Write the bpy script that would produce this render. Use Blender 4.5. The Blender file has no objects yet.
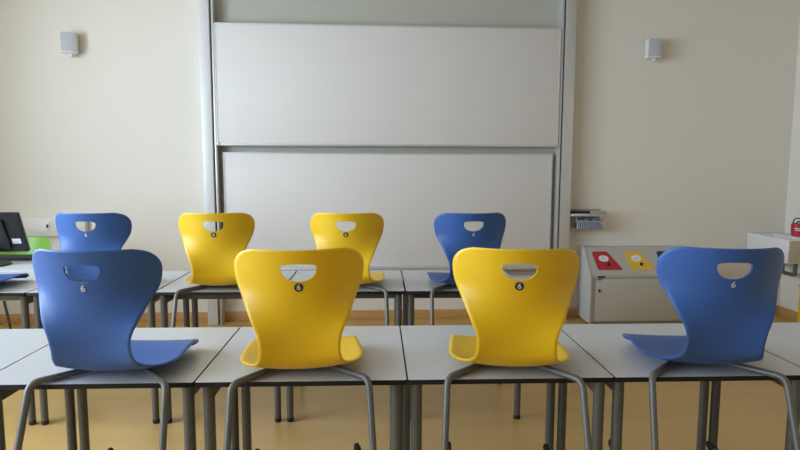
import bpy, bmesh, math, random
from mathutils import Vector, Matrix
random.seed(4)
PI = math.pi
scene = bpy.context.scene
C = scene.collection

# ------------------------------------------------------------------ materials
def mat(name, col, rough=.5, metal=0.0, spec=.5, noise=None, bump=None, coat=0.0):
    m = bpy.data.materials.new(name); m.use_nodes = True
    nt = m.node_tree; b = nt.nodes['Principled BSDF']
    b.inputs['Base Color'].default_value = (*col, 1)
    b.inputs['Roughness'].default_value = rough
    b.inputs['Metallic'].default_value = metal
    b.inputs['Specular IOR Level'].default_value = spec
    b.inputs['Coat Weight'].default_value = coat
    tc = nt.nodes.new('ShaderNodeTexCoord')
    if noise:
        sc, amt = noise
        n = nt.nodes.new('ShaderNodeTexNoise'); n.inputs['Scale'].default_value = sc
        n.inputs['Detail'].default_value = 4
        nt.links.new(tc.outputs['Object'], n.inputs['Vector'])
        r = nt.nodes.new('ShaderNodeMapRange')
        r.inputs['To Min'].default_value = 1-amt; r.inputs['To Max'].default_value = 1+amt
        nt.links.new(n.outputs['Fac'], r.inputs['Value'])
        v = nt.nodes.new('ShaderNodeVectorMath'); v.operation = 'SCALE'
        v.inputs[0].default_value = col
        nt.links.new(r.outputs['Result'], v.inputs['Scale'])
        nt.links.new(v.outputs['Vector'], b.inputs['Base Color'])
    if bump:
        sc, st = bump
        n = nt.nodes.new('ShaderNodeTexNoise'); n.inputs['Scale'].default_value = sc
        nt.links.new(tc.outputs['Object'], n.inputs['Vector'])
        bp = nt.nodes.new('ShaderNodeBump'); bp.inputs['Strength'].default_value = st
        bp.inputs['Distance'].default_value = .002
        nt.links.new(n.outputs['Fac'], bp.inputs['Height'])
        nt.links.new(bp.outputs['Normal'], b.inputs['Normal'])
    return m

def floor_mat():
    m = mat('linoleum', (.60, .40, .185), .32, spec=.45)
    nt = m.node_tree; b = nt.nodes['Principled BSDF']
    tc = nt.nodes.new('ShaderNodeTexCoord')
    n1 = nt.nodes.new('ShaderNodeTexNoise'); n1.inputs['Scale'].default_value = 1.6; n1.inputs['Detail'].default_value = 6
    mp = nt.nodes.new('ShaderNodeMapping'); mp.inputs['Scale'].default_value = (1, 5, 1)
    nt.links.new(tc.outputs['Object'], mp.inputs['Vector']); nt.links.new(mp.outputs['Vector'], n1.inputs['Vector'])
    br = nt.nodes.new('ShaderNodeTexBrick')
    br.offset = .5; br.inputs['Scale'].default_value = 1
    br.inputs['Brick Width'].default_value = 2.4; br.inputs['Row Height'].default_value = .62
    br.inputs['Mortar Size'].default_value = .0022
    br.inputs['Color1'].default_value = (1, 1, 1, 1); br.inputs['Color2'].default_value = (.97, .97, .96, 1)
    br.inputs['Mortar'].default_value = (.84, .83, .80, 1)
    nt.links.new(tc.outputs['Object'], br.inputs['Vector'])
    cr = nt.nodes.new('ShaderNodeValToRGB')
    cr.color_ramp.elements[0].position = .3; cr.color_ramp.elements[0].color = (.59, .365, .125, 1)
    cr.color_ramp.elements[1].position = .7; cr.color_ramp.elements[1].color = (.65, .415, .150, 1)
    nt.links.new(n1.outputs['Fac'], cr.inputs['Fac'])
    mx = nt.nodes.new('ShaderNodeMix'); mx.data_type = 'RGBA'; mx.blend_type = 'MULTIPLY'; mx.inputs['Factor'].default_value = 1
    nt.links.new(cr.outputs['Color'], mx.inputs[6]); nt.links.new(br.outputs['Color'], mx.inputs[7])
    nt.links.new(mx.outputs[2], b.inputs['Base Color'])
    return m

def wood_mat():
    m = mat('skirting_wood', (.50, .25, .09), .45)
    nt = m.node_tree; b = nt.nodes['Principled BSDF']
    tc = nt.nodes.new('ShaderNodeTexCoord')
    mp = nt.nodes.new('ShaderNodeMapping'); mp.inputs['Scale'].default_value = (1.5, 1.5, 60)
    n = nt.nodes.new('ShaderNodeTexNoise'); n.inputs['Scale'].default_value = 2.0; n.inputs['Detail'].default_value = 5
    nt.links.new(tc.outputs['Object'], mp.inputs['Vector']); nt.links.new(mp.outputs['Vector'], n.inputs['Vector'])
    cr = nt.nodes.new('ShaderNodeValToRGB')
    cr.color_ramp.elements[0].position = .3; cr.color_ramp.elements[0].color = (.54, .29, .10, 1)
    cr.color_ramp.elements[1].position = .7; cr.color_ramp.elements[1].color = (.66, .38, .145, 1)
    nt.links.new(n.outputs['Fac'], cr.inputs['Fac']); nt.links.new(cr.outputs['Color'], b.inputs['Base Color'])
    return m

def glass_mat():
    m = bpy.data.materials.new('window_glass'); m.use_nodes = True
    nt = m.node_tree; nt.nodes.clear()
    o = nt.nodes.new('ShaderNodeOutputMaterial'); t = nt.nodes.new('ShaderNodeBsdfTransparent')
    g = nt.nodes.new('ShaderNodeBsdfGlossy'); g.inputs['Roughness'].default_value = .02
    x = nt.nodes.new('ShaderNodeMixShader'); x.inputs['Fac'].default_value = .06
    nt.links.new(t.outputs[0], x.inputs[1]); nt.links.new(g.outputs[0], x.inputs[2]); nt.links.new(x.outputs[0], o.inputs[0])
    return m

M = dict(
    wall=mat('wall_paint', (.80, .755, .665), .85, noise=(1.2, .012), bump=(220, .12)),
    backwall=mat('warm_bounce_wall', (.45, .30, .16), .6, noise=(3, .06)),  # unseen wall behind the camera; brown made up to darken and warm the bounce
    ceil=mat('warm_bounce_ceiling', (.64, .57, .46), .9, noise=(2, .01)),  # unseen ceiling; warm tint added so the bounced light turns warmer
    floor=floor_mat(), skirting=wood_mat(), glass=glass_mat(),
    blue=mat('blue_plastic', (.040, .118, .375), .42, spec=.35, noise=(9, .02), bump=(900, .10)),
    yellow=mat('yellow_plastic', (.83, .53, .012), .38, noise=(9, .02), bump=(900, .10)),
    green=mat('green_plastic', (.20, .42, .055), .4, noise=(9, .02)),
    tube=mat('grey_powder_coat', (.145, .148, .138), .42, metal=.25, noise=(40, .03)),
    leg=mat('dark_grey_powder_coat', (.12, .123, .112), .42, metal=.25, noise=(40, .03)),
    cap=mat('black_rubber', (.015, .015, .016), .6, noise=(60, .1)),
    top=mat('grey_laminate', (.60, .615, .635), .36, noise=(25, .015)),
    edge=mat('black_edge_band', (.013, .013, .013), .6, spec=.25, noise=(30, .1)),
    board=mat('whiteboard_enamel', (.74, .715, .68), .55, noise=(1.5, .01)),
    boardback=mat('shaded_backboard', (.49, .49, .42), .5, noise=(2, .02)),  # fixed whiteboard at the rear, its shade mixed into a darker grey
    alu=mat('brushed_aluminium', (.66, .665, .655), .42, metal=.55, noise=(30, .03)),
    alupost=mat('light_grey_post', (.74, .74, .74), .5, metal=.15, noise=(20, .01)),
    dark=mat('dark_groove', (.10, .10, .095), .6, noise=(20, .05)),
    white=mat('white_plastic', (.80, .80, .77), .45, noise=(20, .01)),
    grille=mat('grey_grille', (.50, .51, .52), .6, noise=(350, .25)),
    trunk=mat('off_white_trunking', (.76, .745, .69), .5, noise=(10, .01)),
    cabinet=mat('grey_sheet_metal', (.50, .49, .44), .45, noise=(6, .02)),
    cabdoor=mat('beige_grey_door', (.52, .485, .42), .5, noise=(6, .02)),
    cabside=mat('pale_edge_strip', (.60, .60, .57), .45, noise=(6, .02)),
    ledge=mat('beige_grey_ledge', (.40, .38, .32), .5, noise=(20, .02)),
    panel=mat('beige_panel', (.46, .39, .28), .6, noise=(12, .03)),
    red=mat('red_plastic', (.50, .028, .045), .4, noise=(20, .04)),
    flapyellow=mat('yellow_flap', (.82, .50, .05), .4, noise=(20, .04)),
    flapdark=mat('dark_flap', (.03, .03, .035), .4, noise=(20, .04)),
    black=mat('black_plastic', (.012, .013, .017), .3, noise=(40, .1)),
    blackmatt=mat('black_matt_plastic', (.02, .02, .022), .55, noise=(40, .1)),
    ceramic=mat('white_ceramic', (.80, .79, .76), .2, noise=(10, .01)),
    cloth=mat('blue_cloth', (.13, .22, .30), .9, noise=(28, .9)),
    paper=mat('white_label', (.82, .82, .82), .6, noise=(90, .03)),
    numeral=mat('pale_grey_print', (.62, .64, .68), .5, noise=(60, .02)),
    badge=mat('black_print', (.03, .03, .045), .5, noise=(60, .05)),
    chrome=mat('chrome', (.6, .6, .6), .15, metal=1, noise=(20, .01)),
)

# ------------------------------------------------------------------ mesh helpers
def box(bm, x0, x1, y0, y1, z0, z1, mx=None):
    vs = [Vector((x, y, z)) for z in (z0, z1) for y in (y0, y1) for x in (x0, x1)]
    if mx: vs = [mx @ v for v in vs]
    v = [bm.verts.new(p) for p in vs]
    for f in ((0, 2, 3, 1), (4, 5, 7, 6), (0, 1, 5, 4), (2, 6, 7, 3), (0, 4, 6, 2), (1, 3, 7, 5)):
        bm.faces.new([v[i] for i in f])

def bevel_all(bm, w, seg=2):
    bmesh.ops.bevel(bm, geom=list(bm.edges), offset=w, segments=seg, profile=.5, affect='EDGES')

def bbox(x0, x1, y0, y1, z0, z1, w=.003, seg=2):
    bm = bmesh.new(); box(bm, x0, x1, y0, y1, z0, z1); bevel_all(bm, w, seg); return bm

def prism(bm, pts, axis, a, b):
    """polygon pts (2D) extruded along axis from a to b"""
    def P(p, t):
        return {'x': (t, p[0], p[1]), 'y': (p[0], t, p[1]), 'z': (p[0], p[1], t)}[axis]
    A = [bm.verts.new(P(p, a)) for p in pts]; B = [bm.verts.new(P(p, b)) for p in pts]
    n = len(pts)
    bm.faces.new(A[::-1]); bm.faces.new(B)
    for i in range(n):
        bm.faces.new((A[i], A[(i+1) % n], B[(i+1) % n], B[i]))
    bmesh.ops.recalc_face_normals(bm, faces=bm.faces)

def fillet(pts, r, n=7):
    """round the corners of a polyline"""
    P = [Vector(p) for p in pts]; out = [P[0]]
    rr = r if isinstance(r, (list, tuple)) else [r]*(len(P)-2)
    for i in range(1, len(P)-1):
        a, b, c = P[i-1], P[i], P[i+1]
        u, v = (a-b), (c-b); lu, lv = u.length, v.length; u.normalize(); v.normalize()
        ang = u.angle(v)
        d = min(rr[i-1]/math.tan(ang/2), lu*.48, lv*.48)
        s, e = b+u*d, b+v*d
        for k in range(n+1):
            t = k/n
            out.append(s*(1-t)**2 + b*2*t*(1-t) + e*t*t)
    out.append(P[-1]); return out

def tube(bm, pts, r, seg=12, cap=True):
    P = [Vector(p) for p in pts]; rings = []; prev = None
    for i, p in enumerate(P):
        t = (P[min(i+1, len(P)-1)]-P[max(i-1, 0)]).normalized()
        if prev is None:
            a = Vector((0, 0, 1)) if abs(t.z) < .9 else Vector((1, 0, 0))
            n = (a - t*a.dot(t)).normalized()
        else:
            n = (prev - t*prev.dot(t)).normalized()
        prev = n; b = t.cross(n)
        rings.append([bm.verts.new(p+(n*math.cos(2*PI*k/seg)+b*math.sin(2*PI*k/seg))*r) for k in range(seg)])
    for i in range(len(rings)-1):
        for k in range(seg):
            bm.faces.new((rings[i][k], rings[i][(k+1) % seg], rings[i+1][(k+1) % seg], rings[i+1][k]))
    if cap:
        bm.faces.new(rings[0][::-1]); bm.faces.new(rings[-1])

def lathe(bm, prof, c=(0, 0, 0), seg=24):
    rings = []
    for r, z in prof:
        rings.append([bm.verts.new((c[0]+r*math.cos(2*PI*k/seg), c[1]+r*math.sin(2*PI*k/seg), c[2]+z)) for k in range(seg)])
    for i in range(len(rings)-1):
        for k in range(seg):
            bm.faces.new((rings[i][k], rings[i][(k+1) % seg], rings[i+1][(k+1) % seg], rings[i+1][k]))
    bm.faces.new(rings[0][::-1]); bm.faces.new(rings[-1])

def finish(me, ang=35):
    for p in me.polygons: p.use_smooth = True
    me.set_sharp_from_angle(angle=math.radians(ang))

def obj(name, bm, m, parent=None, ang=35):
    bmesh.ops.recalc_face_normals(bm, faces=bm.faces)
    me = bpy.data.meshes.new(name); bm.to_mesh(me); bm.free(); finish(me, ang)
    me.materials.append(m)
    o = bpy.data.objects.new(name, me); C.objects.link(o)
    if parent: o.parent = parent
    return o

def tag(o, label, cat, group=None):
    o['label'] = label; o['category'] = cat
    if group: o['group'] = group
    return o

def thing(name, label, cat, loc=(0, 0, 0), rz=0, group=None):
    o = bpy.data.objects.new(name, None); C.objects.link(o)
    o.empty_display_size = .1; o.location = loc; o.rotation_euler = (0, 0, rz)
    return tag(o, label, cat, group)

def struct(name, bm, m, parent=None):
    o = obj(name, bm, m, parent)
    if not parent: o['kind'] = 'structure'
    return o

def dup(root):
    r = root.copy(); C.objects.link(r)
    for ch in list(root.children):
        c = ch.copy(); C.objects.link(c); c.parent = r
        for g in list(ch.children):
            d = g.copy(); C.objects.link(d); d.parent = c
    return r

# ------------------------------------------------------------------ the room
XL, XR, YB, YF, ZC = -3.85, 4.03, -3.6, 5.30, 3.25
bm = bmesh.new(); box(bm, XL-.3, XR+.2, YB-.2, YF+.2, -.1, 0); struct('floor', bm, M['floor'])
bm = bmesh.new(); box(bm, XL-.3, XR+.2, YB-.2, YF+.2, ZC, ZC+.12); struct('ceiling', bm, M['ceil'])
bm = bmesh.new(); box(bm, XL-.3, XR+.2, YF, YF+.2, 0, ZC); struct('wall_front', bm, M['wall'])
bm = bmesh.new(); box(bm, XL-.3, XR+.2, YB-.2, YB, 0, ZC); struct('wall_back', bm, M['backwall'])
bm = bmesh.new(); box(bm, XR, XR+.2, YB, YF, 0, ZC); struct('wall_right', bm, M['wall'])
# window wall on the left: parapet, lintel, piers
WZ0, WZ1 = .90, 2.95
wins = [(-3.2, -1.2), (-.9, 1.1), (1.3, 3.5)]
bm = bmesh.new()
box(bm, XL-.3, XL, YB, YF, 0, WZ0); box(bm, XL-.3, XL, YB, YF, WZ1, ZC)
ys = [YB]+[y for w in wins for y in w]+[YF]
for a, b in zip(ys[0::2], ys[1::2]): box(bm, XL-.3, XL, a, b, WZ0, WZ1)
struct('wall_left', bm, M['wall'])
for i, (a, b) in enumerate(wins):
    bm = bmesh.new()
    for (p, q, r, s) in ((a, b, WZ0, WZ0+.06), (a, b, WZ1-.06, WZ1), (a, a+.06, WZ0+.06, WZ1-.06), (b-.06, b, WZ0+.06, WZ1-.06),
                         ((a+b)/2-.04, (a+b)/2+.04, WZ0+.06, WZ1-.06)):
        box(bm, XL-.22, XL-.15, p, q, r, s)
    w = struct('window_%d' % (i+1), bm, M['white'])
    bm = bmesh.new(); box(bm, XL-.19, XL-.18, a+.05, b-.05, WZ0+.05, WZ1-.05)
    obj('pane', bm, M['glass'], w)
struct('baseboard_front', bbox(XL, XR, YF-.014, YF, 0, .088, .003), M['skirting'])
struct('baseboard_right', bbox(XR-.014, XR, YB, YF-.014, 0, .088, .003), M['skirting'])
struct('baseboard_left', bbox(XL, XL+.014, YB, YF-.014, 0, .088, .003), M['skirting'])

# ------------------------------------------------------------------ student tables
TW, TD, TH = .680, .628, .76
def table_parts(t, W=TW, D=TD, r=.0185):
    g = .0018
    bm = bmesh.new(); box(bm, g, W-g, 0, D, TH-.017, TH-.0012)
    vert = [e for e in bm.edges if abs(e.verts[0].co.z-e.verts[1].co.z) > .005]
    bmesh.ops.bevel(bm, geom=vert, offset=.006, segments=3, affect='EDGES', profile=.5)
    obj('edge_band', bm, M['edge'], t)
    bm = bmesh.new(); box(bm, g+.0012, W-g-.0012, .0012, D-.0012, TH-.004, TH)
    vert = [e for e in bm.edges if abs(e.verts[0].co.z-e.verts[1].co.z) > .002]
    bmesh.ops.bevel(bm, geom=vert, offset=.006, segments=3, affect='EDGES', profile=.5)
    obj('tabletop', bm, M['top'], t)
    inx, iny, bkx = .033, .046, .026
    for (x, y) in ((inx, iny), (W-inx, iny), (bkx, D-iny), (W-bkx, D-iny)):
        bm = bmesh.new(); tube(bm, [(x, y, .016), (x, y, TH-.0175)], r, 20)
        l = obj('leg', bm, M['leg'], t)
        bm = bmesh.new(); lathe(bm, [(r*.9, 0), (r*1.04, .003), (r*1.04, .022), (r*.98, .026)], (x, y, 0), 20)
        obj('foot_cap', bm, M['cap'], l)
        bm = bmesh.new(); lathe(bm, [(r*1.03, TH-.027), (r*1.10, TH-.025), (r*1.10, TH-.0176)], (x, y, 0), 20)
        obj('collar', bm, M['cap'], l)
    z0, z1 = TH-.078, TH-.0178; ry = .170
    for (a, b, c, d) in ((inx+.012, W-inx-.012, ry-.012, ry+.012), (inx+.012, W-inx-.012, D-ry-.012, D-ry+.012),
                         (inx-.008, inx+.012, iny+.02, D-iny-.02), (W-inx-.012, W-inx+.008, iny+.02, D-iny-.02)):
        obj('rail', bbox(a, b, c, d, z0, z1, .002, 1), M['leg'], t)

proto_t = thing('student_table', '', 'table'); table_parts(proto_t)
used_t = [False]
def put_table(x, y, rz, label, group):
    if used_t[0]: t = dup(proto_t)
    else: t = proto_t; used_t[0] = True
    t.location = (x, y, 0); t.rotation_euler = (0, 0, rz); tag(t, label, 'table', group); return t

R0, R1 = -.0150, -.0209
def row0(i): return (.123+i*TW*math.cos(R0), 1.776+i*TW*math.sin(R0))
def row1(i): return (-.482+i*.6835*math.cos(R1), 3.102+i*.6835*math.sin(R1))
names0 = {-3: 'light grey student table cut by the left picture edge in the front row',
          -2: 'light grey front-row student table under the left blue chair',
          -1: 'light grey front-row student table under the left yellow chair',
          0: 'light grey front-row student table under the right yellow chair',
          1: 'light grey front-row student table under the right blue chair',
          2: 'light grey student table cut by the right picture edge in the front row'}
for i, n in names0.items(): put_table(*row0(i), R0, n, 'front row tables')
names1 = {-3: 'light grey student table at the left end of the rear row before the monitor desk',
          -2: 'light grey rear-row student table under the left blue chair',
          -1: 'light grey rear-row student table under the left yellow chair',
          0: 'light grey rear-row student table under the right yellow chair',
          1: 'light grey rear-row student table under the right blue chair, last of its row'}
for i, n in names1.items(): put_table(*row1(i), R1, n, 'rear row tables')

# ------------------------------------------------------------------ chairs
# local frame of a chair: z = 0 under its floor runners, seat hangs on a table whose top is at z = ZT, table edge at y = 0
ZT = .432
PROF = [  # y, z above tabletop, half width
    (.336, .016, .156), (.333, .024, .171), (.322, .0345, .181), (.298, .0415, .186), (.25, .0435, .190), (.19, .039, .195), (.14, .033, .199),
    (.095, .029, .200), (.062, .029, .192), (.034, .0325, .174), (.010, .043, .151), (-.012, .061, .1365), (-.030, .087, .1255),
    (-.043, .128, .1195), (-.0525, .170, .1245), (-.0605, .213, .142), (-.0715, .277, .1695), (-.080, .325, .190),
    (-.0875, .368, .1970), (-.092, .394, .1940), (-.096, .414, .182), (-.0985, .426, .165), (-.100, .434, .138)]
def spline(P, n):
    out = []
    m = len(P)-1
    for k in range(n+1):
        t = k/n*m; i = min(int(t), m-1); t -= i
        p0, p1, p2, p3 = P[max(i-1, 0)], P[i], P[i+1], P[min(i+2, m)]
        out.append(tuple(.5*((2*b)+(-a+c)*t+(2*a-5*b+4*c-d)*t*t+(-a+3*b-3*c+d)*t**3) for a, b, c, d in zip(p0, p1, p2, p3)))
    return out
def shell_point(y, z, hw, u, f):
    x = u*hw
    # f: 0 on the seat, 1 on the backrest
    dish = .62*x*x*min(1, max(.25, 1-(y-.06)/.35))
    z2 = z + dish*(1-f)
    g = min(1, max(0, (z-.13)/.20)); g = g*g*(3-2*g)
    y2 = y + ((-1.25+3.55*g)*x*x)*f
    return Vector((x, y2, z2+ZT))
def shell_mesh(hole=True):
    rows = spline(PROF, 84); NU = 22; th = .0085
    us = [math.sin(PI/2*(-1+2*k/NU))*.35+(-1+2*k/NU)*.65 for k in range(NU+1)]
    grid = []
    for (y, z, hw) in rows:
        f = min(1, max(0, (z-.03)/.08)); f = f*f*(3-2*f)
        if y > .1: f = 0
        grid.append([shell_point(y, z, hw, u, f) for u in us])
    n, m = len(grid), NU+1
    nor = [[None]*m for _ in range(n)]
    for i in range(n):
        for j in range(m):
            a = grid[min(i+1, n-1)][j]-grid[max(i-1, 0)][j]; b = grid[i][min(j+1, m-1)]-grid[i][max(j-1, 0)]
            nor[i][j] = a.cross(b).normalized()
    bm = bmesh.new()
    A = [[bm.verts.new(grid[i][j]+nor[i][j]*th/2) for j in range(m)] for i in range(n)]
    B = [[bm.verts.new(grid[i][j]-nor[i][j]*th/2) for j in range(m)] for i in range(n)]
    for i in range(n-1):
        for j in range(m-1):
            bm.faces.new((A[i][j], A[i][j+1], A[i+1][j+1], A[i+1][j]))
            bm.faces.new((B[i][j], B[i+1][j], B[i+1][j+1], B[i][j+1]))
    loop = [(0, j) for j in range(m)]+[(i, m-1) for i in range(1, n)]+[(n-1, j) for j in range(m-2, -1, -1)]+[(i, 0) for i in range(n-2, 0, -1)]
    k = len(loop); mid = []
    for q, (i, j) in enumerate(loop):
        p = grid[i][j]; (i0, j0), (i1, j1) = loop[q-1], loop[(q+1) % k]
        t = grid[i1][j1]-grid[i0][j0]
        o = t.cross(nor[i][j]).normalized()
        ii = min(max(i, 1), n-2); jj = min(max(j, 1), m-2)
        if o.dot(p-grid[ii][jj]) < 0: o = -o
        mid.append(bm.verts.new(p+o*th*.45))
    for q in range(k):
        (i, j), (i1, j1) = loop[q], loop[(q+1) % k]
        bm.faces.new((A[i][j], A[i1][j1], mid[(q+1) % k], mid[q]))
        bm.faces.new((mid[q], mid[(q+1) % k], B[i1][j1], B[i][j]))
    bmesh.ops.recalc_face_normals(bm, faces=bm.faces)
    me = bpy.data.meshes.new('chair_shell'); bm.to_mesh(me); bm.free()
    if not hole:
        me.name = 'seat_shell'; finish(me, 50); return me
    # grip hole in the backrest
    zm, h = .3805+ZT, .0535
    pts = []
    for a in range(0, 360, 6):
        c, q = math.cos(math.radians(a)), math.sin(math.radians(a))
        if q >= 0: x, z = h*math.copysign(abs(c)**.62, c), zm+.0135*q**.62      # flat rounded top
        else: x, z = h*math.copysign(abs(c)**.92, c), zm-.0405*(-q)**.92         # deep bow below
        pts.append((x, z))
    cb = bmesh.new(); prism(cb, pts, 'y', -.25, .05)
    cm = bpy.data.meshes.new('cut'); cb.to_mesh(cm); cb.free()
    o = bpy.data.objects.new('shell_tmp', me); c = bpy.data.objects.new('cut_tmp', cm)
    C.objects.link(o); C.objects.link(c)
    md = o.modifiers.new('b', 'BOOLEAN'); md.operation = 'DIFFERENCE'; md.object = c; md.solver = 'EXACT'
    dg = bpy.context.evaluated_depsgraph_get(); dg.update()
    res = bpy.data.meshes.new_from_object(o.evaluated_get(dg))
    bpy.data.objects.remove(o); bpy.data.objects.remove(c); bpy.data.meshes.remove(cm); bpy.data.meshes.remove(me)
    res.name = 'seat_shell'; finish(res, 50)
    return res
SHELL, SHELL_PLAIN = shell_mesh(), shell_mesh(False)

def back_frame(zr):
    """point and lean of the rear face of the backrest at height zr above the tabletop"""
    rows = spline(PROF, 200); back = [r for r in rows if r[0] < -.03]
    for a, b in zip(back, back[1:]):
        if a[1] <= zr <= b[1]:
            t = (zr-a[1])/(b[1]-a[1]); return a[0]+(b[0]-a[0])*t, math.atan2(-(b[0]-a[0]), b[1]-a[1])

def numeral_mesh(size):
    cu = bpy.data.curves.new('n', 'FONT'); cu.body = '6'; cu.size = size; cu.align_x = 'CENTER'; cu.align_y = 'CENTER'
    cu.extrude = .0005; cu.offset = .0004
    o = bpy.data.objects.new('n', cu); C.objects.link(o)
    dg = bpy.context.evaluated_depsgraph_get(); dg.update()
    me = bpy.data.meshes.new_from_object(o.evaluated_get(dg))
    bpy.data.objects.remove(o); bpy.data.curves.remove(cu)
    me.name = 'numeral'; me.materials.clear(); me.materials.append(M['numeral']); return me
NUM_S, NUM_L = numeral_mesh(.0245), numeral_mesh(.029)

def make_chair(colour, badge):
    t = thing('school_chair', '', 'chair')
    me = (SHELL_PLAIN if colour == 'green' else SHELL).copy(); me.materials.clear(); me.materials.append(M[colour])
    s = bpy.data.objects.new('seat_shell', me); C.objects.link(s); s.parent = t
    # number on the back
    y, lean = back_frame(.3225)
    base = Vector((0, y-.0046, .3225+ZT))
    rot = Matrix.Rotation(PI/2+lean*-1*-1, 4, 'X')
    if badge:
        bm = bmesh.new(); lathe(bm, [(.0138, -.0010), (.0138, .0006)], (0, 0, 0), 28)
        b = obj('number_badge', bm, M['badge'], s); b.matrix_local = Matrix.Translation(base) @ rot
        b['label'] = 'round black badge with the number 6'
        n = bpy.data.objects.new('numeral', NUM_S); C.objects.link(n); n.parent = s
        n.matrix_local = Matrix.Translation(base+Vector((0, -.0018, 0))) @ rot
    elif colour != 'green':
        n = bpy.data.objects.new('numeral', NUM_L); C.objects.link(n); n.parent = s
        n.matrix_local = Matrix.Translation(base+Vector((0, -.0009, 0))) @ rot
    if colour != 'green': n['label'] = 'printed pale number 6'
    R = .0108
    bm = bmesh.new(); box(bm, -.085, .085, .085, .24, ZT+.0135, ZT+.0235); bevel_all(bm, .003, 1)
    obj('seat_plate', bm, M['tube'], t)
    for sg in (-1, 1):
        path = [(sg*.085, .25, ZT+R+.0012), (sg*.068, .125, ZT+R+.0012), (sg*.203, -.036, ZT+R+.0012),
                (sg*.214, -.170, .060+R), (sg*.222, -.205, R), (sg*.185, .405, R)]
        path = [(sg*.085, .25, ZT+R+.0012), (sg*.068, .125, ZT+R+.0012), (sg*.213, -.034, ZT+R+.0012),
                (sg*.231, -.178, R), (sg*.194, .352, R)]
        bm = bmesh.new(); tube(bm, fillet(path, [.05, .040, .05], 9), R, 14)
        fr = obj('frame_tube', bm, M['tube'], t)
        bm = bmesh.new(); tube(bm, [(sg*.1955, .327, R+.001), (sg*.1935, .361, R+.001)], R*1.3, 14)
        tube(bm, [(sg*.1935, .347, R+.001), (sg*.192, .374, R+.006)], R*1.05, 14)
        obj('runner_cap', bm, M['cap'], fr)
        bm = bmesh.new(); tube(bm, [(sg*.2265, -.115, R+.001), (sg*.2240, -.08, R+.001)], R*1.25, 14)
        obj('rear_glide', bm, M['cap'], fr)
        bm = bmesh.new(); tube(bm, [(sg*.150, .045, ZT+.0054), (sg*.176, .012, ZT+.0054)], .0052, 10)
        obj('table_pad', bm, M['cap'], fr)
    return t
PROTO = {('blue'): make_chair('blue', False), ('yellow'): make_chair('yellow', True), ('green'): make_chair('green', False)}
done = set()
def put_chair(col, x, y, rz, label, group=None, z=TH-ZT):
    if col in done: t = dup(PROTO[col])
    else: t = PROTO[col]; done.add(col)
    t.location = (x, y, z); t.rotation_euler = (0, 0, rz); tag(t, label, 'chair', group); return t
D = math.radians
G0, G1 = 'chairs hung on the front row of tables', 'chairs hung on the rear row of tables'
def edge0(x): return 1.776+math.tan(R0)*(x-.123)
def edge1(x): return 3.102+math.tan(R1)*(x+.482)
def front(col, x, rz, label, dy=0): put_chair(col, x, edge0(x)+dy, D(rz), label, G0)
def rear(col, x, rz, label, dy=0): put_chair(col, x, edge1(x)+dy, D(rz), label, G1)
front('blue', -.837, -4, 'blue plastic chair hung on the front-row table at left, blue seen through its grip hole')
front('yellow', -.216, 4, 'yellow plastic chair on the front row, the one nearer the left blue chair')
front('yellow', .466, -6, 'yellow plastic chair on the front row directly before the right end of the whiteboard')
front('blue', 1.131, -5, 'blue plastic chair hung on the front row before the recycling cabinet')
front('yellow', 1.92, -4, 'chair mostly outside the right picture edge, black runner end showing under the front-row table')
rear('blue', -2.212, -3, 'blue chair seat cut by the left picture edge below the black monitor')
rear('blue', -1.468, -2, 'blue plastic chair on the rear row beside the green chair and wall socket')
rear('yellow', -.817, 3, 'yellow plastic chair on the rear row before the left whiteboard post')
rear('yellow', -.117, -3, 'yellow plastic chair on the rear row before the middle of the whiteboard')
rear('blue', .553, 3, 'blue plastic chair on the rear row before the right half of the whiteboard')

# ------------------------------------------------------------------ sliding whiteboard
wb = thing('sliding_whiteboard', 'large double sliding whiteboard between two tall grey posts on the wall', 'whiteboard', (.19, 5.2, 0))
def W(bm, name, m, parent=wb, label=None):
    bmesh.ops.translate(bm, verts=bm.verts, vec=(-.19, -5.2, 0))
    o = obj(name, bm, m, parent)
    if label: o['label'] = label
    return o
# posts: a wide outer profile, a dark groove and a slim inner guide
for sg, xo, xi in ((-1, -1.463, -1.372), (1, 1.858, 1.765)):
    a, b = sorted((xo, xi))
    p = W(bbox(a, b, 5.165, 5.299, 0, 3.2, .004), 'guide_post', M['alupost'] if sg < 0 else M['alu'])
    g0, g1 = sorted((xi, xi-sg*.016))
    bm = bmesh.new(); box(bm, g0, g1, 5.19, 5.299, 0, 3.2); W(bm, 'groove', M['dark'], p)
    h0, h1 = sorted((xi-sg*.016, xi-sg*.034))
    W(bbox(h0, h1, 5.175, 5.299, 0, 3.2, .002), 'slide_rail', M['alu'], p)
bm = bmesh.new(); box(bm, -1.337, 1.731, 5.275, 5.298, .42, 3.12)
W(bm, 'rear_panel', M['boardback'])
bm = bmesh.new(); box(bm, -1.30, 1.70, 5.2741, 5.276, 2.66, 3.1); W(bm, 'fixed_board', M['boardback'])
up = W(bbox(-1.332, 1.722, 5.172, 5.192, 1.632, 2.668, .004), 'upper_board', M['board'])
bm = bmesh.new()
box(bm, -1.334, 1.724, 5.168, 5.196, 1.622, 1.640); box(bm, -1.334, 1.724, 5.168, 5.196, 2.660, 2.674)
box(bm, -1.335, -1.325, 5.168, 5.196, 1.640, 2.660); box(bm, 1.715, 1.725, 5.168, 5.196, 1.640, 2.660)
W(bm, 'board_frame', M['alu'], up)
lo = W(bbox(-1.296, 1.690, 5.222, 5.240, .520, 1.555, .004), 'lower_board', M['board'])
bm = bmesh.new()
box(bm, -1.298, 1.692, 5.218, 5.244, 1.548, 1.562)
box(bm, -1.300, -1.291, 5.218, 5.244, .520, 1.548); box(bm, 1.685, 1.694, 5.218, 5.244, .520, 1.548)
W(bm, 'board_frame', M['alu'], lo)
W(bbox(-1.298, 1.692, 5.16, 5.250, .490, .524, .005), 'pen_tray', M['alu'], lo)
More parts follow.
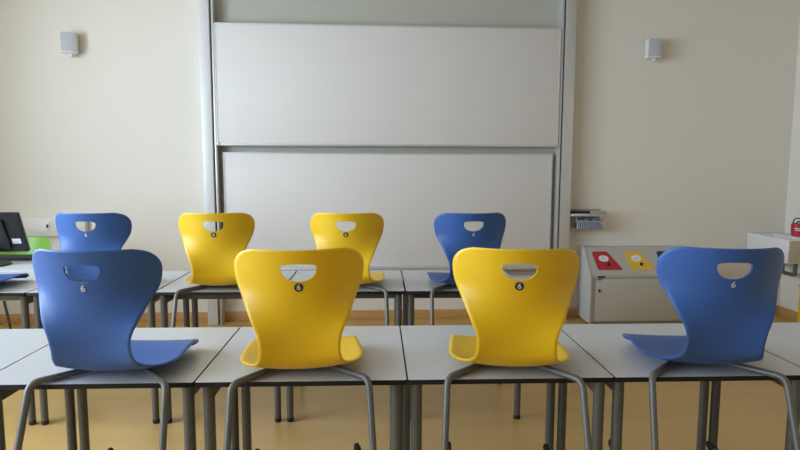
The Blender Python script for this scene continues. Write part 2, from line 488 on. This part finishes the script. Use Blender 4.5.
for x in (-1.325, 1.715):
    W(bbox(x-.010, x+.010, 5.160, 5.168, 1.625, 1.650, .002), 'corner_stop', M['alu'], up)

# ------------------------------------------------------------------ wall speakers
def speaker(x, z, rz, label):
    s = thing('wall_speaker', label, 'speaker', (x, 5.3, z), rz, 'wall speakers')
    obj('speaker_body', bbox(-.066, .066, -.125, -.030, -.094, .094, .008, 3), M['white'], s)
    g = obj('grille', bbox(-.058, .058, -.129, -.1235, -.083, .088, .003), M['grille'], s); g['label'] = 'grey mesh grille'
    bm = bmesh.new(); tube(bm, [(0, .012, -.07), (0, -.05, -.07)], .014, 12); box(bm, -.03, .03, -.012, -.001, -.105, -.04)
    tube(bm, [(0.015, -.03, -.112), (0.015, -.10, -.112)], .011, 10); tube(bm, [(.015, -.07, -.112), (.015, -.07, -.092)], .008, 8)
    obj('wall_bracket', bm, M['white'], s)
    s.scale = (.92, .92, .92)
speaker(-2.597, 2.495, D(9), 'small white and grey speaker on the wall left of the whiteboard')
speaker(2.612, 2.517, D(-9), 'small white and grey speaker on the wall right of the whiteboard')

# ------------------------------------------------------------------ cable trunking with socket
ct = thing('cable_trunking', 'off-white cable trunking on the wall behind the monitor', 'trunking', (-3.1, 5.3, .81))
obj('duct', bbox(-.74, .56, -.055, -.001, 0, .172, .004), M['trunk'], ct)
obj('duct_cover', bbox(-.74, .558, -.059, -.054, .030, .150, .002), M['trunk'], ct)
so = obj('socket', bbox(.165, .255, -.066, -.058, .05, .13, .003), M['white'], ct)
bm = bmesh.new(); tube(bm, [(.235, -.066, .092), (.235, -.0675, .092)], .011, 16)
box(bm, .229, .241, -.0678, -.066, .075, .108)
obj('socket_hole', bm, M['cap'], so)

# ------------------------------------------------------------------ teacher's desk, monitor, keyboard, green chair
td = thing('computer_desk', 'white desk carrying the black monitor and keyboard at far left', 'desk', (-3.45, 3.80, 0))
obj('desktop', bbox(0, 1.42, 0, .57, .738, .76, .003), M['top'], td)
for x in (.05, 1.37):
    for y in (.05, .52):
        bm = bmesh.new(); tube(bm, [(x, y, .0), (x, y, .738)], .019, 16); obj('leg', bm, M['leg'], td)
obj('rail', bbox(.07, 1.35, .51, .53, .70, .738, .002), M['leg'], td)

mo = thing('computer_monitor', 'black flat monitor seen from behind at the left picture edge', 'monitor', (-2.60, 4.03, .76), D(2))
mb = Matrix.Translation((0, 0, .095)) @ Matrix.Rotation(D(22), 4, 'X')
bm = bmesh.new(); box(bm, -.262, .262, -.014, .020, 0, .292); bevel_all(bm, .006, 2); bmesh.ops.transform(bm, matrix=mb, verts=bm.verts)
hs = obj('housing', bm, M['black'], mo)
bm = bmesh.new(); box(bm, -.175, .165, -.040, -.012, .03, .255); bevel_all(bm, .012, 3); bmesh.ops.transform(bm, matrix=mb, verts=bm.verts)
obj('rear_cover', bm, M['black'], hs)
bm = bmesh.new(); box(bm, -.25, .25, .0195, .0215, .015, .27); bmesh.ops.transform(bm, matrix=mb, verts=bm.verts)
obj('screen', bm, M['blackmatt'], hs)
bm = bmesh.new(); box(bm, .178, .234, -.0155, -.0135, .068, .105); bmesh.ops.transform(bm, matrix=mb, verts=bm.verts)
st = obj('sticker', bm, M['paper'], hs); st['label'] = 'white sticker on the black housing'
bm = bmesh.new()
for zz in (.074, .080, .086): box(bm, .190, .226, -.0160, -.0154, zz, zz+.0035)
bmesh.ops.transform(bm, matrix=mb, verts=bm.verts); obj('sticker_print', bm, M['grille'], st)
bm = bmesh.new(); box(bm, -.035, .035, -.060, -.030, .012, .25); bevel_all(bm, .006, 2); obj('stand', bm, M['blackmatt'], mo)
bm = bmesh.new(); lathe(bm, [(.135, 0), (.138, .004), (.130, .012), (.05, .018)], (0, -.02, .0005), 40)
obj('stand_base', bm, M['blackmatt'], mo)

kb = thing('keyboard', 'black keyboard on the white desk behind the monitor', 'keyboard', (-2.64, 4.26, .7602), D(1))
bm = bmesh.new(); prism(bm, [(-.07, 0), (.07, 0), (.07, .022), (-.07, .010)][::1], 'x', -.22, .22)
obj('keyboard_body', bm, M['blackmatt'], kb)
for r in range(5):
    bm = bmesh.new()
    for c in range(20):
        x = -.205+c*.0206; y = -.055+r*.024
        z = .010+(y+.07)/.14*.012
        box(bm, x, x+.0165, y, y+.019, z-.002, z+.008)
    obj('key_row', bm, M['black'], kb)

put_chair('green', -2.72, 4.63, PI+D(2), 'bright green chair pushed up to the far side of the monitor desk', None, z=.0)
PROTO['green'].location.z = .0

# ------------------------------------------------------------------ pen ledge on the board post
mt = thing('marker_tray', 'small grey ledge with basket fixed to the right whiteboard post', 'tray', (2.04, 5.3, .97))
obj('ledge', bbox(-.1815, .165, -.16, -.002, .018, .026, .002), M['alu'], mt)
obj('ledge_lip', bbox(.005, .155, -.155, -.145, .026, .066, .002), M['ledge'], mt)
obj('back_plate', bbox(-.172, .155, -.012, .004, .02, .075, .002), M['ledge'], mt)
bm = bmesh.new()
for k in range(15):
    x = -.115+k*.0185
    tube(bm, fillet([(x, -.145, -.030), (x, -.145, -.105), (x, -.02, -.105), (x, -.02, .016)], .02, 4), .0034, 6)
for z in (-.03,):
    tube(bm, fillet([(-.125, -.004, z), (-.125, -.145, z), (.15, -.145, z), (.15, -.004, z)], .02, 4), .003, 6)
for x in (-.122, .147): tube(bm, [(x, -.142, -.03), (x, -.142, .018)], .003, 6)
b = obj('wire_basket', bm, M['grille'], mt)
er = thing('board_eraser', 'black board eraser lying on the grey ledge beside the whiteboard', 'eraser', (1.955, 5.19, .9965))
obj('felt', bbox(-.0885, .088, -.025, .025, 0, .012, .002), M['trunk'], er)
obj('grip', bbox(-.0885, .088, -.025, .025, .0122, .040, .004), M['black'], er)
bm = bmesh.new()
NX, NY = 26, 14
g = [[None]*(NY+1) for _ in range(NX+1)]
for i in range(NX+1):
    for j in range(NY+1):
        u, v = i/NX, j/NY
        ed = min(1, 5*min(u, 1-u, v, 1-v))
        g[i][j] = bm.verts.new((-.11+u*.245, -.128+v*.09, -.098+.106*ed**.6*(.72+.28*math.sin(u*17+v*6)*math.cos(v*9-u*4))))
low = [[bm.verts.new((x.co.x, x.co.y, -.1005)) for x in row] for row in g]
for i in range(NX):
    for j in range(NY):
        bm.faces.new((g[i][j], g[i+1][j], g[i+1][j+1], g[i][j+1])); bm.faces.new((low[i][j], low[i][j+1], low[i+1][j+1], low[i+1][j]))
bnd = [(i, 0) for i in range(NX)]+[(NX, j) for j in range(NY)]+[(i, NY) for i in range(NX, 0, -1)]+[(0, j) for j in range(NY, 0, -1)]
for q in range(len(bnd)):
    (a, b_), (c, d) = bnd[q], bnd[(q+1) % len(bnd)]
    bm.faces.new((g[a][b_], low[a][b_], low[c][d], g[c][d]))
o = obj('cleaning_cloth', bm, M['cloth']); o.location = (2.04, 5.3, .97)
tag(o, 'crumpled blue cloth in the wire basket under the grey ledge', 'cloth')

# ------------------------------------------------------------------ recycling cabinet
rc = thing('recycling_cabinet', 'grey waste sorting cabinet with sloped lid and coloured openings by the wall', 'cabinet', (2.515, 5.15, 0))
x0, x1 = -.495, .49       # local x
bm = bmesh.new(); prism(bm, [(-.13, .03), (.148, .03), (.148, .690), (.060, .690), (-.13, .450)], 'x', x0, x1)
obj('cabinet_body', bm, M['cabinet'], rc)
obj('plinth', bbox(x0+.02, x1-.02, -.10, .14, 0, .03, .002), M['cabinet'], rc)
bm = bmesh.new(); prism(bm, [(-.150, .022), (.149, .022), (.149, .6965), (.056, .6965), (-.150, .443)], 'x', x0-.016, x0)
obj('side_panel', bm, M['cabside'], rc)
bm = bmesh.new(); prism(bm, [(-.150, .022), (.149, .022), (.149, .6965), (.056, .6965), (-.150, .443)], 'x', x1, x1+.016)
obj('side_panel', bm, M['cabside'], rc)
for (a, b) in ((x0+.046, x1-.012),):
    d = obj('cabinet_door', bbox(a, b, -.148, -.130, .035, .432, .002), M['cabdoor'], rc)
    kx = a+.026
    bm = bmesh.new(); tube(bm, [(kx, -.148, .325), (kx, -.156, .325)], .009, 14); box(bm, kx-.0035, kx+.0035, -.158, -.148, .305, .325)
    obj('lock', bm, M['cap'], d)
obj('front_rail', bbox(x0+.001, x1-.001, -.1495, -.131, .438, .4455, .002), M['cabinet'], rc)
bm = bmesh.new(); box(bm, x0+.050, x0+.120, -.1520, -.1494, .440, .455); box(bm, x0+.052, x0+.095, -.1500, -.1480, .417, .427)
lb = obj('name_strip', bm, M['flapdark'], rc); lb['label'] = 'dark label strip'
# the sloped lid: local frame (x, s up the slope, n out)
p0, p1 = Vector((0, -.13, .450)), Vector((0, .060, .690)); sl = (p1-p0).normalized(); nn = Vector((0, -sl.z, sl.y))
mx = Matrix(((1, sl.x, nn.x, 0), (0, sl.y, nn.y, p0.y), (0, sl.z, nn.z, p0.z), (0, 0, 0, 1)))
L = (p1-p0).length
obj('lid_panel', (lambda bm: (box(bm, x0+.004, x1-.004, .004, L-.004, .0002, .004, mx), bm)[1])(bmesh.new()), M['cabinet'], rc)
def rounded(pts, r, n=5):
    q = []
    m = len(pts)
    for i in range(m):
        a, b, c = Vector(pts[i-1]), Vector(pts[i]), Vector(pts[(i+1) % m])
        s, e = b+(a-b).normalized()*r, b+(c-b).normalized()*r
        for k in range(n+1):
            t = k/n; p = s*(1-t)**2+b*2*t*(1-t)+e*t*t; q.append((p.x, p.y))
    return q
for k, (mt_, lab) in enumerate((('red', 'red opening plate'), ('flapyellow', 'yellow opening plate'), ('flapdark', 'black opening plate'))):
    ox = x0+.055+k*.308
    f = bmesh.new(); prism(f, rounded([(.025, .062), (.255, .062), (.145, .255), (.0, .255)], .022), 'z', .0042, .0085)
    bmesh.ops.transform(f, matrix=Matrix.Translation((0, 0, 0)), verts=f.verts)
    for v in f.verts: v.co.x += ox
    bmesh.ops.transform(f, matrix=mx, verts=f.verts)
    fo = obj('opening_plate', f, M[mt_], rc); fo['label'] = lab
    f = bmesh.new()
    prism(f, [(ox+.098+.047*math.cos(a*PI/14), .180+.034*math.sin(a*PI/14)) for a in range(28)], 'z', .0086, .0100)
    bmesh.ops.transform(f, matrix=mx, verts=f.verts); s_ = obj('oval_sticker', f, M['paper'], fo)
    f = bmesh.new()
    for q in range(3): box(f, ox+.072+.004*q, ox+.124-.006*q, .168+q*.010, .172+q*.010, .0101, .0106, mx)
    obj('sticker_print', f, M['grille'], s_)
    f = bmesh.new(); tube(f, [(ox+.130, .117, .0085), (ox+.130, .117, .022)], .013, 16); bmesh.ops.transform(f, matrix=mx, verts=f.verts)
    obj('knob', f, M['cap'], fo)

# ------------------------------------------------------------------ sink corner
sk = thing('wash_basin', 'white square wash basin on the wall in the right corner', 'sink', (3.855, 5.3, .60))
bm = bmesh.new(); X0, X1, Y0, Z0, Z1 = -.205, .170, -.555, 0, .215
pts = [(X0, Y0), (X1, Y0), (X1, -.002), (X0, -.002)]
outer_b = [bm.verts.new((x*.96, y*.98-.005, Z0)) for x, y in pts]; outer_t = [bm.verts.new((x, y, Z1)) for x, y in pts]
ins = [(X0+.03, Y0+.03), (X1-.19, Y0+.03), (X1-.19, -.11), (X0+.03, -.11)]
inner_t = [bm.verts.new((x, y, Z1)) for x, y in ins]; inner_b = [bm.verts.new((-.09+(x+.09)*.85, -.28+(y+.28)*.85, Z0+.05)) for x, y in ins]
for i in range(4):
    j = (i+1) % 4
    bm.faces.new((outer_b[i], outer_b[j], outer_t[j], outer_t[i])); bm.faces.new((outer_t[i], outer_t[j], inner_t[j], inner_t[i]))
    bm.faces.new((inner_t[i], inner_t[j], inner_b[j], inner_b[i]))
bm.faces.new(outer_b[::-1]); bm.faces.new(inner_b)
bmesh.ops.recalc_face_normals(bm, faces=bm.faces)
bmesh.ops.bevel(bm, geom=list(bm.edges), offset=.010, segments=3, affect='EDGES', profile=.5)
obj('basin', bm, M['ceramic'], sk)
bm = bmesh.new(); tube(bm, fillet([(0.03, -.36, .004), (0.03, -.36, -.14), (0.03, -.20, -.14), (.03, -.20, -.06), (.03, -.005, -.06)], .03, 5), .018, 14)
obj('waste_pipe', bm, M['leg'], sk)
obj('front_panel', bbox(-.192, .160, -.5585, -.549, .012, .205, .002), M['panel'], sk)
rb = thing('red_pot', 'small red pot with wire handle on the wash basin rim', 'pot', (3.930, 5.0, .8155))
bm = bmesh.new(); lathe(bm, [(.040, 0), (.052, .006), (.056, .06), (.056, .105), (.050, .115), (.047, .112)], (0, 0, 0), 28)
obj('pot_body', bm, M['red'], rb)
bm = bmesh.new(); tube(bm, fillet([(-.052, 0, .10), (-.045, 0, .16), (.045, 0, .165), (.052, 0, .10)], .03, 6), .005, 8)
tube(bm, fillet([(-.03, -.01, .112), (-.01, -.01, .14), (.02, .0, .125)], .015, 5), .006, 8)
obj('wire_handle', bm, M['blackmatt'], rb)
bm = bmesh.new()
for q, (a0, a1, z) in enumerate(((205, 235, .068), (240, 262, .068), (210, 255, .052))):
    for a in range(a0, a1, 5):
        c0, c1 = D(a), D(a+4)
        vs = [bm.verts.new((.0568*math.cos(c), .0568*math.sin(c), zz)) for c, zz in ((c0, z), (c1, z), (c1, z+.010), (c0, z+.010))]
        ws = [bm.verts.new((.0555*math.cos(c), .0555*math.sin(c), zz)) for c, zz in ((c0, z), (c1, z), (c1, z+.010), (c0, z+.010))]
        bm.faces.new(vs); bm.faces.new(ws[::-1])
        for i in range(4): bm.faces.new((vs[i], ws[i], ws[(i+1) % 4], vs[(i+1) % 4]))
p = obj('print', bm, M['paper'], rb.children[0]); p['label'] = 'small pale print'
yb = thing('waste_bin', 'yellow bin under the wash basin at the right picture edge', 'bin', (3.938, 4.745, 0))
bm = bmesh.new()
prism(bm, rounded([(-.082, -.14), (.082, -.14), (.082, .10), (-.082, .10)], .02), 'z', 0, .372)
obj('bin_body', bm, M['yellow'], yb)
bm = bmesh.new(); prism(bm, rounded([(-.088, -.146), (.088, -.146), (.088, .106), (-.088, .106)], .022), 'z', .3722, .40)
obj('bin_lid', bm, M['yellow'], yb)

# ------------------------------------------------------------------ light
def area(name, loc, rot, sx, sy, e, col, spread=180):
    l = bpy.data.lights.new(name, 'AREA'); l.shape = 'RECTANGLE'; l.size = sx; l.size_y = sy; l.energy = e; l.color = col
    l.spread = math.radians(spread)
    o = bpy.data.objects.new(name, l); C.objects.link(o); o.location = loc; o.rotation_euler = rot; return o
for i, (a, b) in enumerate(wins):
    area('window_daylight', (XL-.32, (a+b)/2, (WZ0+WZ1)/2), (0, -PI/2, 0), WZ1-WZ0, b-a, (26, 146, 204)[i], (.775, .945, 1.15))
w = bpy.data.worlds.new('sky'); scene.world = w; w.use_nodes = True
bg = w.node_tree.nodes['Background']; bg.inputs['Color'].default_value = (.75, .87, 1, 1); bg.inputs['Strength'].default_value = 1.0

# ------------------------------------------------------------------ camera
cam = bpy.data.cameras.new('camera'); co = bpy.data.objects.new('camera', cam); C.objects.link(co)
cam.sensor_width = 36; cam.lens = 571.3/800*36; cam.clip_start = .05
yaw, pitch, roll = .0549, .1032, -.0028
co.matrix_world = Matrix.Translation((0, 0, 1.446)) @ Matrix.Rotation(-yaw, 4, 'Z') @ Matrix.Rotation(PI/2-pitch, 4, 'X') @ Matrix.Rotation(-roll, 4, 'Z')
scene.camera = co
vs = scene.view_settings
vs.view_transform = 'Standard'; vs.look = 'None'; vs.gamma = 1; vs.use_curve_mapping = False; vs.exposure = 0.0
